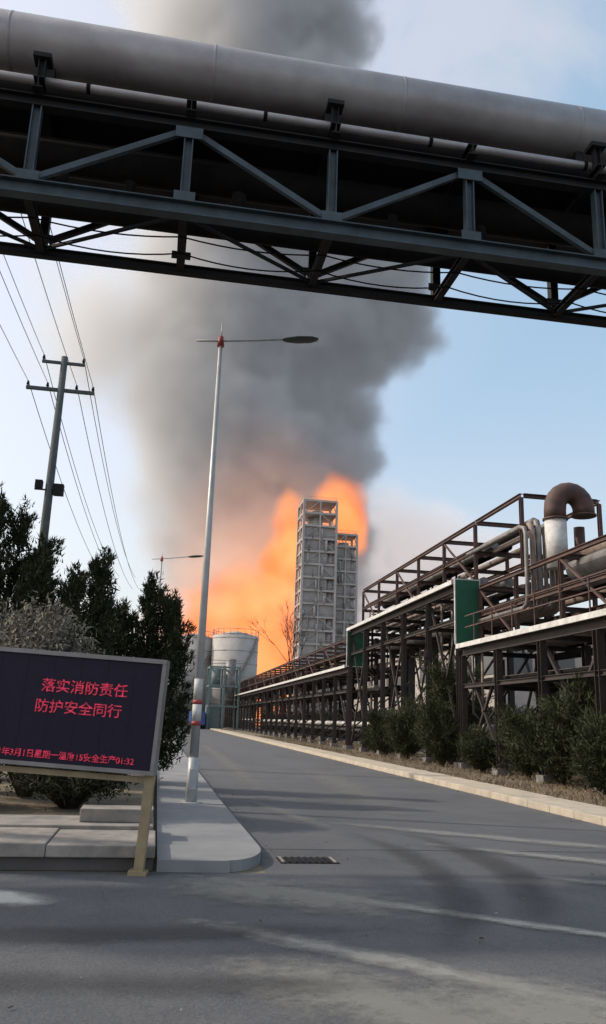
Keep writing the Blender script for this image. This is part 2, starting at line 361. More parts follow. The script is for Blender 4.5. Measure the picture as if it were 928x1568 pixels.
pr.ibeam((13.1,27.6,10.2),(XR-0.1,27.6,10.2),0.15,0.16,1)
for i,(x,z,r) in enumerate(((15.3,1.55,0.2),(15.8,1.1,0.12))):
    pr.cyl((x,14,z),(x,150,z),r,mi=2 if i==0 else 4)
for i in range(6):
    x=12.95+i*0.27
    r=0.085+0.02*(i%3)
    pr.tube([(x,34,5.9),(x,27.6+i*0.05,5.9),(x,27.3+i*0.05,6.0),(x,27.2+i*0.05,6.3),(x,27.2+i*0.05,8.6+0.15*(i%3)),(x,27.3+i*0.05,8.85+0.15*(i%3)),(x,27.6,8.95+0.15*(i%3)),(x,33,8.95+0.15*(i%3))],r,mi=3 if i%2 else 4,n=10)
pr.cyl((13.9,14,7.0),(13.9,25.5,7.0),0.33,mi=4,n=20)
pr.cyl((14.9,14,7.9),(14.9,31,7.9),0.3,mi=3,n=20)
for z in (5.5,5.95):
    pr.beam((12.0,14.2,z),(12.0,31,z),0.04,0.04,1)
for yy in np.arange(14.2,31,1.76): pr.beam((12.0,yy,4.85),(12.0,yy,5.95),0.04,0.04,1)
pr.build()

dk=MB('exhaust_duct',[M_white,M_rust])
xd,yd=14.0,26.9
dk.cyl((xd,yd,7.3),(xd,yd,9.15),0.40,mi=0,n=24)
dk.cyl((xd,yd,9.13),(xd,yd,9.2),0.46,mi=1,n=24)
path=[(xd,yd,9.2),(xd,yd,9.5)]
for i in range(1,11):
    a=math.pi*i/10; path.append((xd+0.55-0.55*math.cos(a),yd-0.1*i/10,9.6+0.62*math.sin(a)))
path.append((xd+1.1,yd-0.1,9.35))
dk.tube(path,0.40,mi=1,n=24)
dk.cyl((xd+1.1,yd-0.1,9.33),(xd+1.1,yd-0.1,9.40),0.45,mi=1,n=24)
dk.cyl((xd+1.1,yd+0.3,7.4),(xd+1.1,yd+0.3,9.0),0.2,mi=1,n=16)
dk.build()

def greensign(x,y,z0,z1,w_):
    g=MB('green_sign',[M_green,M_white,M_brown])
    g.box(x,x+w_,y,y+0.05,z0,z1,0)
    for (a,b_,c,d_) in ((x-0.05,x-0.002,z0-0.05,z1+0.05),(x+w_+0.002,x+w_+0.05,z0-0.05,z1+0.05)):
        g.box(a,b_,y-0.015,y+0.06,c,d_,1)
    g.box(x,x+w_,y-0.015,y+0.06,z1+0.002,z1+0.05,1)
    g.box(x,x+w_,y-0.015,y+0.06,z0-0.05,z0-0.002,1)
    g.beam((x+0.2,y+0.1,z0-0.3),(x+0.2,y+0.1,z1+0.2),0.06,0.06,2)
    g.beam((x+w_-0.2,y+0.1,z0-0.3),(x+w_-0.2,y+0.1,z1+0.2),0.06,0.06,2)
    g.build()
greensign(11.95,31.9,4.95,7.6,1.05)
greensign(11.95,51.9,5.2,7.4,1.05)

# ---------------- street lamps ----------------
M_red=mat('red_paint',(0.4,0.06,0.05),(0.28,0.05,0.04),0.6)
M_lamp=mat('lamp_head',(0.07,0.09,0.085),(0.05,0.06,0.06),0.5)
def lamp(x,y,H=9.2):
    b=MB('street_lamp',[M_galv,M_red,M_lamp,M_white])
    b.cyl((x,y,0.1),(x,y,0.14),0.2,mi=0,n=12)
    b.cyl((x,y,0.14),(x,y,0.9),0.105,0.10,mi=0,n=20)
    b.box(x-0.06,x+0.06,y-0.12,y-0.09,0.35,0.7,0)
    b.cyl((x,y,0.9),(x,y,H),0.085,0.04,mi=0,n=20)
    b.cyl((x,y,H),(x,y,H+0.45),0.018,0.006,mi=0,n=8)
    b.cyl((x,y,H-0.12),(x,y,H+0.10),0.075,0.05,mi=1,n=12)
    b.tube([(x-0.5,y,H-0.05),(x,y,H),(x+0.7,y,H+0.1),(x+1.35,y,H+0.2)],0.022,mi=0,n=8)
    vs=[];fs=[];nn=10
    for i,(xx,hw,hh) in enumerate(((1.3,0.03,0.03),(1.38,0.09,0.05),(1.6,0.14,0.065),(1.9,0.14,0.05),(2.05,0.08,0.02))):
        zc=H+0.19+(xx-1.3)*0.12
        for k2 in range(nn):
            a=2*math.pi*k2/nn; vs.append((x+xx,y+hw*math.cos(a),zc+hh*math.sin(a)))
    for i in range(4):
        for k2 in range(nn): fs.append((i*nn+k2,i*nn+(k2+1)%nn,(i+1)*nn+(k2+1)%nn,(i+1)*nn+k2))
    fs+=[tuple(range(nn)),tuple(range(4*nn,5*nn))]
    b.add(vs,fs,2,True)
    b.cyl((x,y,1.84),(x,y,1.92),0.084,mi=1,n=20); b.cyl((x,y,1.46),(x,y,1.54),0.086,mi=1,n=20)
    b.cyl((x,y,1.542),(x,y,1.838),0.085,mi=3,n=20)
    b.cyl((x,y,1.922),(x,y,2.3),0.083,mi=3,n=20)
    b.build()
lamp(0.72,15.4); lamp(-0.35,40.0); lamp(-0.45,65.0)

# ---------------- power pole and wires ----------------
pp=MB('utility_pole',[M_cpole,M_dark,M_white])
px,py=-4.45,29.1; PH=14.6
pp.cyl((px,py,0),(px,py,PH),0.2,0.12,mi=0,n=16)
pp.beam((px-0.8,py,PH-0.25),(px+0.75,py,PH-0.25),0.1,0.1,0)
pp.beam((px-1.25,py,PH-1.35),(px+1.2,py,PH-1.35),0.12,0.12,0)
ins=[(-0.75,PH-0.25),(0.7,PH-0.25),(-1.2,PH-1.35),(-0.5,PH-1.35),(0.55,PH-1.35),(1.15,PH-1.35)]
for dx,z in ins:
    pp.cyl((px+dx,py,z),(px+dx,py,z+0.12),0.03,mi=1,n=8); pp.cyl((px+dx,py,z+0.12),(px+dx,py,z+0.26),0.06,0.035,mi=1,n=8)
pp.box(px+0.15,px+0.5,py-0.15,py+0.15,9.2,9.6,1)
pp.box(px-0.5,px-0.25,py-0.15,py+0.15,9.4,9.7,1)
pp.beam((px-0.5,py-0.1,9.35),(px+0.5,py-0.1,9.35),0.05,0.05,1)
pp.build()
wi=MB('power_lines',[M_black])
def wire(p,q,sag,r=0.014,n=18):
    pts=[]
    for i in range(n+1):
        t=i/n; v=Vector(p).lerp(Vector(q),t); v.z-=sag*4*t*(1-t); pts.append(v)
    wi.tube(pts,r,n=5)
for dx,z in ins:
    wire((px+dx,py,z+0.25),(px+dx-0.4,-16,z+0.3),0.9,r=0.011)
    wire((px+dx,py,z+0.25),(px+dx+0.8,75,z-0.4),1.2,r=0.015)
wi.build()

# ---------------- LED sign ----------------
M_led=mat('led_panel',(0.014,0.010,0.023),(0.019,0.014,0.030),0.5,scale=30,spec=0.2)
M_frame=mat('sign_frame',(0.26,0.24,0.24),(0.19,0.17,0.165),0.45,0.3)
M_post=mat('sign_post',(0.34,0.26,0.15),(0.22,0.17,0.10),0.6)
M_redled=mat('red_led',(0.1,0.01,0.02),(0.1,0.01,0.02),0.5)
N=M_redled.node_tree.nodes; L=M_redled.node_tree.links; b=N['Principled BSDF']
tco=N.new('ShaderNodeTexCoord'); vo=N.new('ShaderNodeTexNoise'); vo.inputs['Scale'].default_value=22; vo.inputs['Detail'].default_value=2
L.new(tco.outputs['Object'],vo.inputs['Vector'])
mr=N.new('ShaderNodeMapRange'); mr.inputs[1].default_value=0.35; mr.inputs[2].default_value=0.65; mr.inputs[3].default_value=0.14; mr.inputs[4].default_value=0.6
L.new(vo.outputs['Fac'],mr.inputs[0]); b.inputs['Emission Color'].default_value=(1,0.04,0.12,1); L.new(mr.outputs[0],b.inputs['Emission Strength'])
par=bpy.data.objects.new('led_sign',None); scene.collection.objects.link(par)
par.location=(-0.02,9.2,0); par.rotation_euler=(0,R(2.6),R(-9.5))
b=MB('panel',[M_led,M_frame,M_post])
b.box(-2.4,-0.045,-0.06,0.10,1.03,2.155,0)
b.box(-2.46,0.0,-0.085,0.14,2.157,2.205,1); b.box(-2.46,0.0,-0.085,0.14,0.985,1.028,1)
b.box(-0.043,0.0,-0.083,0.14,1.03,2.155,1); b.box(-2.46,-2.402,-0.083,0.14,1.03,2.155,1)
b.box(-0.10,-0.0,-0.02,0.08,-0.02,0.983,2); b.box(-2.3,-2.2,-0.02,0.08,-0.02,0.983,2)
b.box(-0.15,0.04,-0.06,0.12,-0.02,0.03,2)
b.box(-2.2,-0.10,0.0,0.05,0.9,0.96,2)
for i in range(1,8): b.box(-2.4+i*0.294-0.002,-2.4+i*0.294+0.002,-0.0625,-0.0605,1.03,2.155,0)
b.build(parent=par,bevel=0.006)
def text(s,x,z,size,name,sx=1):
    c=bpy.data.curves.new(name,'FONT'); c.body=s; c.size=size; c.align_x='LEFT'; c.extrude=0.002; c.offset=0.001
    o=bpy.data.objects.new(name,c); scene.collection.objects.link(o); c.materials.append(M_redled)
    o.parent=par; o.location=(x,-0.066,z); o.rotation_euler=(R(90),0,0); o.scale=(sx,1,1)
text('落实消防责任',-1.34,1.78,0.15,'text_row',1.06)
text('防护安全同行',-1.38,1.56,0.15,'text_row',1.06)
text('2021年3月1日星期一温度15安全生产01:32',-1.83,1.08,0.088,'text_row',1.0)

# ---------------- planter wall / steps at left ----------------
pl=MB('planter_steps',[M_conc,mat('dark_stone',(0.10,0.09,0.085),(0.07,0.065,0.06),0.9),M_soil])
pl.box(-9,0.08,9.42,9.7,-0.01,0.13,1)
for i in range(8): pl.box(-9+i*1.137,-9+(i+1)*1.137-0.006,9.36,10.6,0.132,0.26+random.gauss(0,0.004),0)
pl.box(-9,0.06,10.603,11.6,0.0,0.30,0)
pl.box(-0.85,0.05,10.9,11.35,0.302,0.46,0)
pl.box(-9,0.05,11.603,60,-0.01,0.22,2)
pl.build(bevel=0.012)

# ---------------- vegetation ----------------
M_bark=mat('bark',(0.08,0.06,0.045),(0.05,0.04,0.03),0.9,scale=8)
M_jun=mat('juniper_foliage',(0.014,0.020,0.010),(0.058,0.064,0.032),0.85,scale=1.2,island=True,spec=0.2)
M_cedar=mat('cedar_foliage',(0.020,0.028,0.012),(0.07,0.078,0.036),0.85,scale=1.0,island=True,spec=0.2)
M_dry=mat('dry_foliage',(0.12,0.11,0.085),(0.28,0.25,0.20),0.9,scale=2,island=True)
M_far=mat('far_foliage',(0.05,0.045,0.034),(0.10,0.09,0.07),0.9,scale=0.4,island=True)
def leaves(mb,C,D,L,W,mi):
    n_=len(C); D=D/np.linalg.norm(D,axis=1,keepdims=True)
    rnd=np.random.normal(size=(n_,3)); S=np.cross(D,rnd); S/=np.linalg.norm(S,axis=1,keepdims=True)
    a=C-S*W[:,None]/2; b_=C+S*W[:,None]/2; c=C+D*L[:,None]
    V=np.stack([a,b_,c],1).reshape(-1,3)
    o=len(mb.v); mb.v+= [tuple(v) for v in V.tolist()]
    mb.f+=[(o+3*i,o+3*i+1,o+3*i+2) for i in range(n_)]; mb.mi+=[mi]*n_; mb.sm+=[False]*n_
def juniper(name,x,y,spires,tufts=150,per=90,leaf=0.15,zb=0.3):
    mb=MB(name,[M_bark,M_jun])
    H=max(s_[2] for s_ in spires)
    mb.tube([(x,y,0),(x+0.05,y,H*0.4),(x,y+0.03,H*0.75)],[0.14,0.09,0.03],mi=0,n=8)
    for (sx,sy,sh,sr) in spires:
        bx,by=x+sx,y+sy
        mb.tube([(x,y,H*0.12),(bx*0.6+x*0.4,by*0.6+y*0.4,sh*0.4),(bx,by,sh*0.85)],[0.07,0.05,0.012],mi=0,n=6)
        for c in range(tufts):
            t=random.random()**0.85
            if c==0: t=0.93
            rr=sr*(1-t)**0.75*(0.6+0.4*min(1,t*4))
            a=random.uniform(0,2*math.pi); q=math.sqrt(random.random())
            lobe=1+0.35*math.sin(3*a+sx*9+t*5)
            ox,oy=rr*q*lobe*math.cos(a),rr*q*lobe*math.sin(a)
            base=np.array([bx+ox*0.8,by+oy*0.8,zb+(sh-zb)*t*0.88])
            lean=np.array([math.cos(a)*0.55*q+random.gauss(0,0.18),math.sin(a)*0.55*q+random.gauss(0,0.18),1.0])
            Lt=random.uniform(0.45,1.0)*(0.9-0.25*t)*(1+0.2*(sr>0.8))
            if c==0: lean=np.array([0.03,0,1.0]); Lt=sh-base[2]
            tip=base+lean/np.linalg.norm(lean)*Lt
            if tip[2]>sh: tip[2]=sh-random.random()*0.15
            u=np.random.rand(per)**0.8
            wid=0.17*np.sqrt(np.clip(u*3,0.15,1))*(1.02-u)**0.8*Lt+0.015
            C=base+(tip-base)*u[:,None]+np.random.normal(size=(per,3))*wid[:,None]
            D=lean+np.random.normal(size=(per,3))*0.5
            leaves(mb,C,D,np.random.uniform(0.5,1.2,per)*leaf,np.random.uniform(0.6,1.3,per)*leaf*0.26,1)
    return mb.build()
juniper('juniper_tree',-4.0,18.6,[(0.10,0,6.6,0.75),(0.62,0.3,6.4,0.75),(-0.9,0.2,6.1,0.9),(1.2,-0.2,5.4,0.85)],120)
juniper('juniper_tree',-2.0,17.9,[(0.0,0,4.7,0.8),(0.50,0.2,5.2,0.65),(-0.75,0.1,5.0,0.75)],115)
juniper('juniper_tree',-0.75,20.0,[(-0.25,0,4.3,0.7),(0.45,0.1,5.05,0.6),(-0.7,0.3,4.4,0.7),(0.95,-0.2,4.55,0.6)],105)
def shrub(name,x,y,z0,H,Rr,n_,m,leaf=0.1,droop=True,k2=40):
    mb=MB(name,[M_bark,m])
    for i in range(n_):
        a=random.uniform(0,2*math.pi); q=math.sqrt(random.random())
        ex,ey=x+Rr*q*math.cos(a),y+Rr*q*math.sin(a); ez=z0+H*(1-0.5*q*q)*random.uniform(0.7,1)
        p=[(x+0.1*math.cos(a),y+0.1*math.sin(a),z0),((x+ex)/2,(y+ey)/2,z0+(ez-z0)*0.65),(ex,ey,ez)]
        if droop: p.append((ex+0.15*math.cos(a),ey+0.15*math.sin(a),ez-random.uniform(0.2,0.6)))
        mb.tube(p,[0.02,0.014,0.008]+([0.005] if droop else []),mi=0,n=4)
        t=np.random.rand(k2)
        P_=np.array(p[-2]); Q=np.array(p[-1]); C=P_+(Q-P_)*t[:,None]+np.random.normal(size=(k2,3))*0.1
        D=np.random.normal(size=(k2,3))+np.array([0,0,-0.8 if droop else 0.8])
        leaves(mb,C,D,np.random.uniform(0.5,1.3,k2)*leaf,np.random.uniform(0.5,1.2,k2)*leaf*0.35,1)
    return mb.build()
shrub('dry_shrub',-2.05,14.6,0.25,3.35,1.15,300,M_dry,0.12,True,42)
shrub('dry_shrub',-3.1,15.6,0.25,3.5,1.0,220,M_dry,0.12,True,42)
shrub('hedge',-1.2,13.2,0.22,1.0,0.9,220,M_jun,0.1,False)
shrub('hedge',-3.2,13.0,0.22,1.0,1.1,220,M_jun,0.1,False)
def bush(x,y,H,Rr,n_=70):
    mb=MB('conifer_bush',[M_bark,M_cedar])
    stems=[(x+random.gauss(0,Rr*0.4),y+random.gauss(0,Rr*0.4),H*random.uniform(0.6,1.0)) for _ in range(5)]
    for (sx,sy,sh) in stems:
        mb.tube([(x,y,0),((x+sx)/2,(y+sy)/2,sh*0.4),(sx,sy,sh*0.9)],[0.06,0.035,0.01],n=5)
        for i in range(int(n_*0.8)):
            t=random.random(); z=0.15+(sh-0.3)*t; a=random.uniform(0,2*math.pi); L_=Rr*0.8*(1-t*0.55)*random.uniform(0.3,1.3)
            s=np.array([x+(sx-x)*t,y+(sy-y)*t,z]); e=s+np.array([L_*math.cos(a),L_*math.sin(a),L_*random.uniform(0.1,1.1)])
            mb.tube([s.tolist(),e.tolist()],[0.014,0.005],n=3)
            k2=55; tt=np.random.uniform(0.2,1.1,k2)
            C=s+(e-s)*tt[:,None]+np.random.normal(size=(k2,3))*0.085
            D=(e-s)/L_*0.7+np.random.normal(size=(k2,3))*0.6+np.array([0,0,0.4])
            leaves(mb,C,D,np.random.uniform(0.10,0.28,k2),np.random.uniform(0.015,0.045,k2),1)
    mb.build()
for (x,y,H,r_) in ((13.2,36,4.7,1.7),(12.0,39.0,3.1,1.3),(11.7,33.0,3.0,1.1),(12.6,34.6,4.2,1.3),(12.4,26.5,2.2,1.2),(12.2,23.8,3.2,1.3),(13.2,21.6,4.2,1.6),(11.6,20.3,2.3,1.0),(14.3,24.8,3.8,1.5),(12.0,29.5,1.5,0.9),(12.1,43,2.2,1.0),(12.6,47,1.8,0.9)):
    bush(x,y,H,r_)
mb=MB('dry_grass',[mat('dry_grass_blades',(0.26,0.19,0.12),(0.12,0.095,0.06),0.95,island=True)])
n_=36000
Y_=13+70*np.random.rand(n_)**1.6; X_=9.12+np.random.rand(n_)*6.5
C=np.stack([X_,Y_,np.full(n_,-0.01)],1); D=np.random.normal(size=(n_,3))*0.7; D[:,2]=np.abs(D[:,2])+0.35
cl_=(np.sin(X_*2.1+Y_*0.9)*np.sin(Y_*0.7)+1.3)*0.6
leaves(mb,C,D,np.random.uniform(0.05,0.25,n_)*cl_,np.random.uniform(0.01,0.03,n_),0); mb.build()
mb=MB('road_litter',[M_soil,M_conc,M_rust]); n_=700
for i in range(n_):
    if i%2: x=7.88-abs(random.gauss(0,0.25)); yy=random.uniform(12,45)
    elif i%3: x=1.36+abs(random.gauss(0,0.2)); yy=random.uniform(10,40)
    else: x=random.uniform(-3.5,6); yy=random.uniform(3.5,12)
    s_=random.uniform(0.006,0.022); z0=-0.006
    vs=[(x+s_*random.uniform(-1,1),yy+s_*random.uniform(-1,1),z0+s_*random.uniform(0,1.2)) for _ in range(4)]
    mb.add(vs,[(0,1,2),(0,2,3),(0,3,1),(1,3,2)],random.choice((0,0,1,2)))
mb.build()

# ---------------- background ----------------
bgw=MB('background_hedge',[M_far])
for (xa,xb,ya,yb,H,n_) in ((18.5,23,14,150,3.0,30000),(-60,-5,70,90,4.0,9000)):
    X_=np.random.uniform(xa,xb,n_); Y_=np.random.uniform(ya,yb,n_)
    hh=H*(0.7+0.3*np.sin(X_*0.7+Y_*0.35)*np.sin(Y_*0.13+1)); Z_=hh*np.random.rand(n_)
    D=np.random.normal(size=(n_,3)); D[:,2]+=0.5
    leaves(bgw,np.stack([X_,Y_,Z_],1),D,np.random.uniform(0.4,0.9,n_),np.random.uniform(0.15,0.35,n_),0)
bgw.build()
M_wall=mat('plaster_wall',(0.44,0.39,0.35),(0.34,0.30,0.28),0.9,scale=0.4)
M_glass=mat('window_glass',(0.08,0.085,0.09),(0.10,0.10,0.10),0.3)
M_teal=mat('teal_steel',(0.17,0.22,0.21),(0.12,0.16,0.16),0.7)
def building(x0,x1,y0,y1,H,fl,nx,m=M_wall,name='factory_building'):
    b=MB(name,[m,M_glass,M_conc])
    b.box(x0,x1,y0,y1,0,H,0); b.box(x0-0.3,x1+0.3,y0-0.3,y1+0.3,H,H+0.5,2)
    for f_ in range(fl):
        zz=H/fl*(f_+0.35)
        for i in range(nx):
            xx=x0+(x1-x0)*(i+0.25)/nx; b.box(xx,xx+(x1-x0)/nx*0.5,y0-0.06,y0-0.003,zz,zz+H/fl*0.4,1)
        ny=max(2,int((y1-y0)/4))
        for i in range(ny):
            yy=y0+(y1-y0)*(i+0.25)/ny
            b.box(x0-0.06,x0-0.003,yy,yy+(y1-y0)/ny*0.5,zz,zz+H/fl*0.4,1)
    b.build()
building(26,44,60,110,8.5,2,5)
building(-26,-8,120,150,9,2,5)
building(-3.5,0.6,150,165,12,4,3)
building(1.0,4.6,175,190,7,2,3)
building(60,90,150,180,12,3,6)
def tank(x,y,r,H,name='storage_tank'):
    b=MB(name,[M_tank,M_greypipe])
    b.cyl((x,y,0),(x,y,H),r,mi=0,n=40); b.cyl((x,y,H),(x,y,H+r*0.22),r,r*0.15,mi=0,n=40)
    for z in np.arange(2,H,2.4): b.cyl((x,y,z),(x,y,z+0.12),r+0.05,mi=0,n=40)
    for i in range(20):
        a=2*math.pi*i/20; b.cyl((x+r*math.cos(a),y+r*math.sin(a),H),(x+r*math.cos(a),y+r*math.sin(a),H+1.1),0.05,mi=1,n=5)
        a2=2*math.pi*(i+1)/20
        b.cyl((x+r*math.cos(a),y+r*math.sin(a),H+1.1),(x+r*math.cos(a2),y+r*math.sin(a2),H+1.1),0.05,mi=1,n=5)
    for i in range(60):
        a=-2.6+i*0.035; z=0.3+i*(H-0.4)/60
        b.box(x+(r+0.35)*math.cos(a)-0.3,x+(r+0.35)*math.cos(a)+0.3,y+(r+0.35)*math.sin(a)-0.3,y+(r+0.35)*math.sin(a)+0.3,z,z+0.08,0)
    b.build()
tank(6.2,160,4.2,16.6); tank(13.8,156,4.4,17.0)
te=MB('process_frame',[M_teal,M_greypipe])
for x in (7.5,9.7,12):
    for y in (125,130): te.beam((x,y,0),(x,y,9.4),0.3,0.3,0)
    for z in (3.4,6.4,9.2): te.beam((x,125,z),(x,130,z),0.25,0.25,0)
for z in (3.4,6.4,9.2):
    for y in (125,130): te.beam((7.5,y,z),(12,y,z),0.25,0.25,0)
for z in (4.4,7.4,10.2): te.beam((7.5,124.9,z),(12,124.9,z),0.08,0.08,1)
te.cyl((10.8,127.5,3.5),(10.8,127.5,10.6),0.8,mi=1); te.cyl((8.6,127.5,6.5),(8.6,127.5,9.0),0.7,mi=0)
te.box(7.3,9.4,126,129,0,3.2,0)
te.build()
M_tblue=mat('truck_blue',(0.03,0.10,0.35),(0.03,0.08,0.3),0.4)
t=MB('blue_truck',[M_tblue,M_glass,M_black])
t.box(5.0,7.1,124,126,0.6,2.5,0); t.box(5.15,6.95,123.95,123.998,1.5,2.2,1); t.box(5.0,7.1,126.2,132,1.0,2.5,0)
for yy in (124.9,128.5,130.5):
    for xx in (5.0,6.75): t.cyl((xx,yy,0.5),(xx+0.35,yy,0.5),0.5,mi=2,n=16)
t.box(5.1,7.0,124,132,0.5,0.598,2)
t.build(bevel=0.05)

# ---------------- distillation tower ----------------
def frame_tower(name,cx_,cy_,wd,H,fl,open_top):
    b=MB(name,[M_pale,M_greypipe,M_towerw])
    a=wd/2; cs=[(cx_-a,cy_-a),(cx_+a,cy_-a),(cx_+a,cy_+a),(cx_-a,cy_+a)]
    for x,y in cs: b.beam((x,y,0),(x,y,H),0.6,0.6,0)
    b.beam((cx_,cy_-a,0),(cx_,cy_-a,H),0.35,0.35,0)
    b.beam((cx_-a,cy_,0),(cx_-a,cy_,H),0.35,0.35,0)
    nf=int(H/fl)
    for i in range(1,nf+1):
        z=H*i/nf; z0=H*(i-1)/nf
        for k2 in range(4):
            p,q=cs[k2],cs[(k2+1)%4]
            b.beam((*p,z),(*q,z),0.4,0.55,0)
            mx,my=(p[0]+q[0])/2,(p[1]+q[1])/2
            if i%2: b.beam((*p,z0),(mx,my,z),0.18,0.18,0)
            else: b.beam((*q,z0),(mx,my,z),0.18,0.18,0)
            b.beam((*p,z+1.1),(*q,z+1.1),0.09,0.09,0)
            b.beam((*p,z+0.6),(*q,z+0.6),0.07,0.07,0)
        b.box(cx_-a+0.3,cx_+a-0.3,cy_-a+0.3,cy_+a-0.3,z-0.1,z+0.1,0)
        if z<H-open_top:
            c=a-0.35
            b.box(cx_-c,cx_+c*(0.55 if i%3 else 1.0),cy_-c,cy_+c,z0+0.11,z-0.25,2)
            b.cyl((cx_+c*0.78,cy_-c*0.6,z0+0.15),(cx_+c*0.78,cy_-c*0.6,z-0.2),0.8,mi=0,n=12)
            for _ in range(2):
                ex=cx_+random.uniform(-c,c*0.8); b.cyl((ex,cy_-a-0.35,z0),(ex,cy_-a-0.35,z0+random.uniform(1.2,3.2)),random.uniform(0.12,0.3),mi=random.choice((0,1)),n=8)
            if i%4==0: b.box(cx_-a-1.0,cx_-a-0.31,cy_-1.5,cy_+1.5,z-0.1,z+0.05,0); b.beam((cx_-a-1.0,cy_-1.5,z+1.1),(cx_-a-1.0,cy_+1.5,z+1.1),0.08,0.08,0)
    b.cyl((cx_,cy_,H-open_top-2),(cx_,cy_,H-2),1.6,mi=0,n=20)
    b.cyl((cx_-a*0.5,cy_,H-open_top-2),(cx_-a*0.5,cy_,H-3),0.6,mi=0,n=12)
    b.build()
frame_tower('distillation_tower',40.3,216,9.2,61,3.4,7)
frame_tower('distillation_tower',48.6,219,6.5,53,3.4,2)

# ---------------- bare tree by the fire ----------------
bt=MB('bare_tree',[M_bark])
def branch(p,d,L_,r,dep):
    e=p+d*L_; bt.tube([p,(p+e)/2+Vector((random.gauss(0,0.04),random.gauss(0,0.04),0))*L_,e],[r,r*0.8,r*0.6],n=4)
    if dep==0: return
    for _ in range(3):
        nd=(d+Vector((random.gauss(0,0.32),random.gauss(0,0.32),random.gauss(0.15,0.2)))).normalized()
        branch(e,nd,L_*random.uniform(0.65,0.85),r*0.62,dep-1)
branch(Vector((19.3,122,0)),Vector((0,0,1)),5.3,0.2,5)
bt.build()

# ---------------- smoke & fire volumes ----------------
class GN:
    def __init__(s,name):
        s.t=bpy.data.node_groups.new(name,'GeometryNodeTree')
        s.t.interface.new_socket('Geometry',in_out='OUTPUT',socket_type='NodeSocketGeometry')
        s.N=s.t.nodes; s.L=s.t.links
    def put(s,sock,v):
        if isinstance(v,bpy.types.NodeSocket): s.L.new(v,sock)
        else: sock.default_value=v
    def m(s,op,a,b=0.0,c=0.0,clamp=False):
        n=s.N.new('ShaderNodeMath'); n.operation=op; n.use_clamp=clamp
        s.put(n.inputs[0],a); s.put(n.inputs[1],b); s.put(n.inputs[2],c); return n.outputs[0]
    def vm(s,op,a,b=(0,0,0)):
        n=s.N.new('ShaderNodeVectorMath'); n.operation=op; s.put(n.inputs[0],a); s.put(n.inputs[1],b)
        return n.outputs['Value'] if op in('LENGTH','DISTANCE') else n.outputs[0]
def volume(name,blobs,bmin,bmax,res,k,nscale,namp,material,warp=14,kx=None,seed=0):
    g=GN(name); pos=g.N.new('GeometryNodeInputPosition').outputs[0]
    off=g.vm('ADD',pos,(seed,seed*2,0))
    wn=g.N.new('ShaderNodeTexNoise'); wn.inputs['Scale'].default_value=nscale*0.45; wn.inputs['Detail'].default_value=2
    g.L.new(off,wn.inputs['Vector'])
    wv=g.vm('MULTIPLY',g.vm('SUBTRACT',wn.outputs['Color'],(0.5,0.5,0.5)),(warp*2,warp*2,warp*2))
    p=g.vm('ADD',pos,wv)
    D=None
    for (c,r,wt) in blobs:
        d=g.m('MULTIPLY',g.m('SUBTRACT',1.0,g.vm('LENGTH',g.vm('DIVIDE',g.vm('SUBTRACT',p,c),r))),wt)
        D=d if D is None else g.m('SMOOTH_MAX',D,d,0.15)
    n1=g.N.new('ShaderNodeTexNoise'); n1.inputs['Scale'].default_value=nscale; n1.inputs['Detail'].default_value=5; n1.inputs['Roughness'].default_value=0.62
    g.L.new(off,n1.inputs['Vector'])
    nn=g.m('MULTIPLY',g.m('SUBTRACT',n1.outputs['Fac'],0.5),namp)
    s=g.m('ADD',D,nn)
    if kx:
        sep=g.N.new('ShaderNodeSeparateXYZ'); g.L.new(pos,sep.inputs[0])
        mr=g.N.new('ShaderNodeMapRange'); g.L.new(sep.outputs[0],mr.inputs[0])
        mr.inputs[1].default_value=kx[0]; mr.inputs[2].default_value=kx[1]; mr.inputs[3].default_value=kx[2]; mr.inputs[4].default_value=kx[3]
        k=mr.outputs[0]
    dens=g.m('MULTIPLY',s,k,clamp=True)
    vc=g.N.new('GeometryNodeVolumeCube')
    g.L.new(dens,vc.inputs['Density']); vc.inputs['Min'].default_value=bmin; vc.inputs['Max'].default_value=bmax
    vc.inputs['Resolution X'].default_value=res[0]; vc.inputs['Resolution Y'].default_value=res[1]; vc.inputs['Resolution Z'].default_value=res[2]
    sm=g.N.new('GeometryNodeSetMaterial'); sm.inputs['Material'].default_value=material
    g.L.new(vc.outputs[0],sm.inputs[0])
    out=g.N.new('NodeGroupOutput'); g.L.new(sm.outputs[0],out.inputs[0])
    me=bpy.data.meshes.new(name); me.materials.append(material)
    o=bpy.data.objects.new(name,me); scene.collection.objects.link(o)
    md=o.modifiers.new('vol','NODES'); md.node_group=g.t
    return o
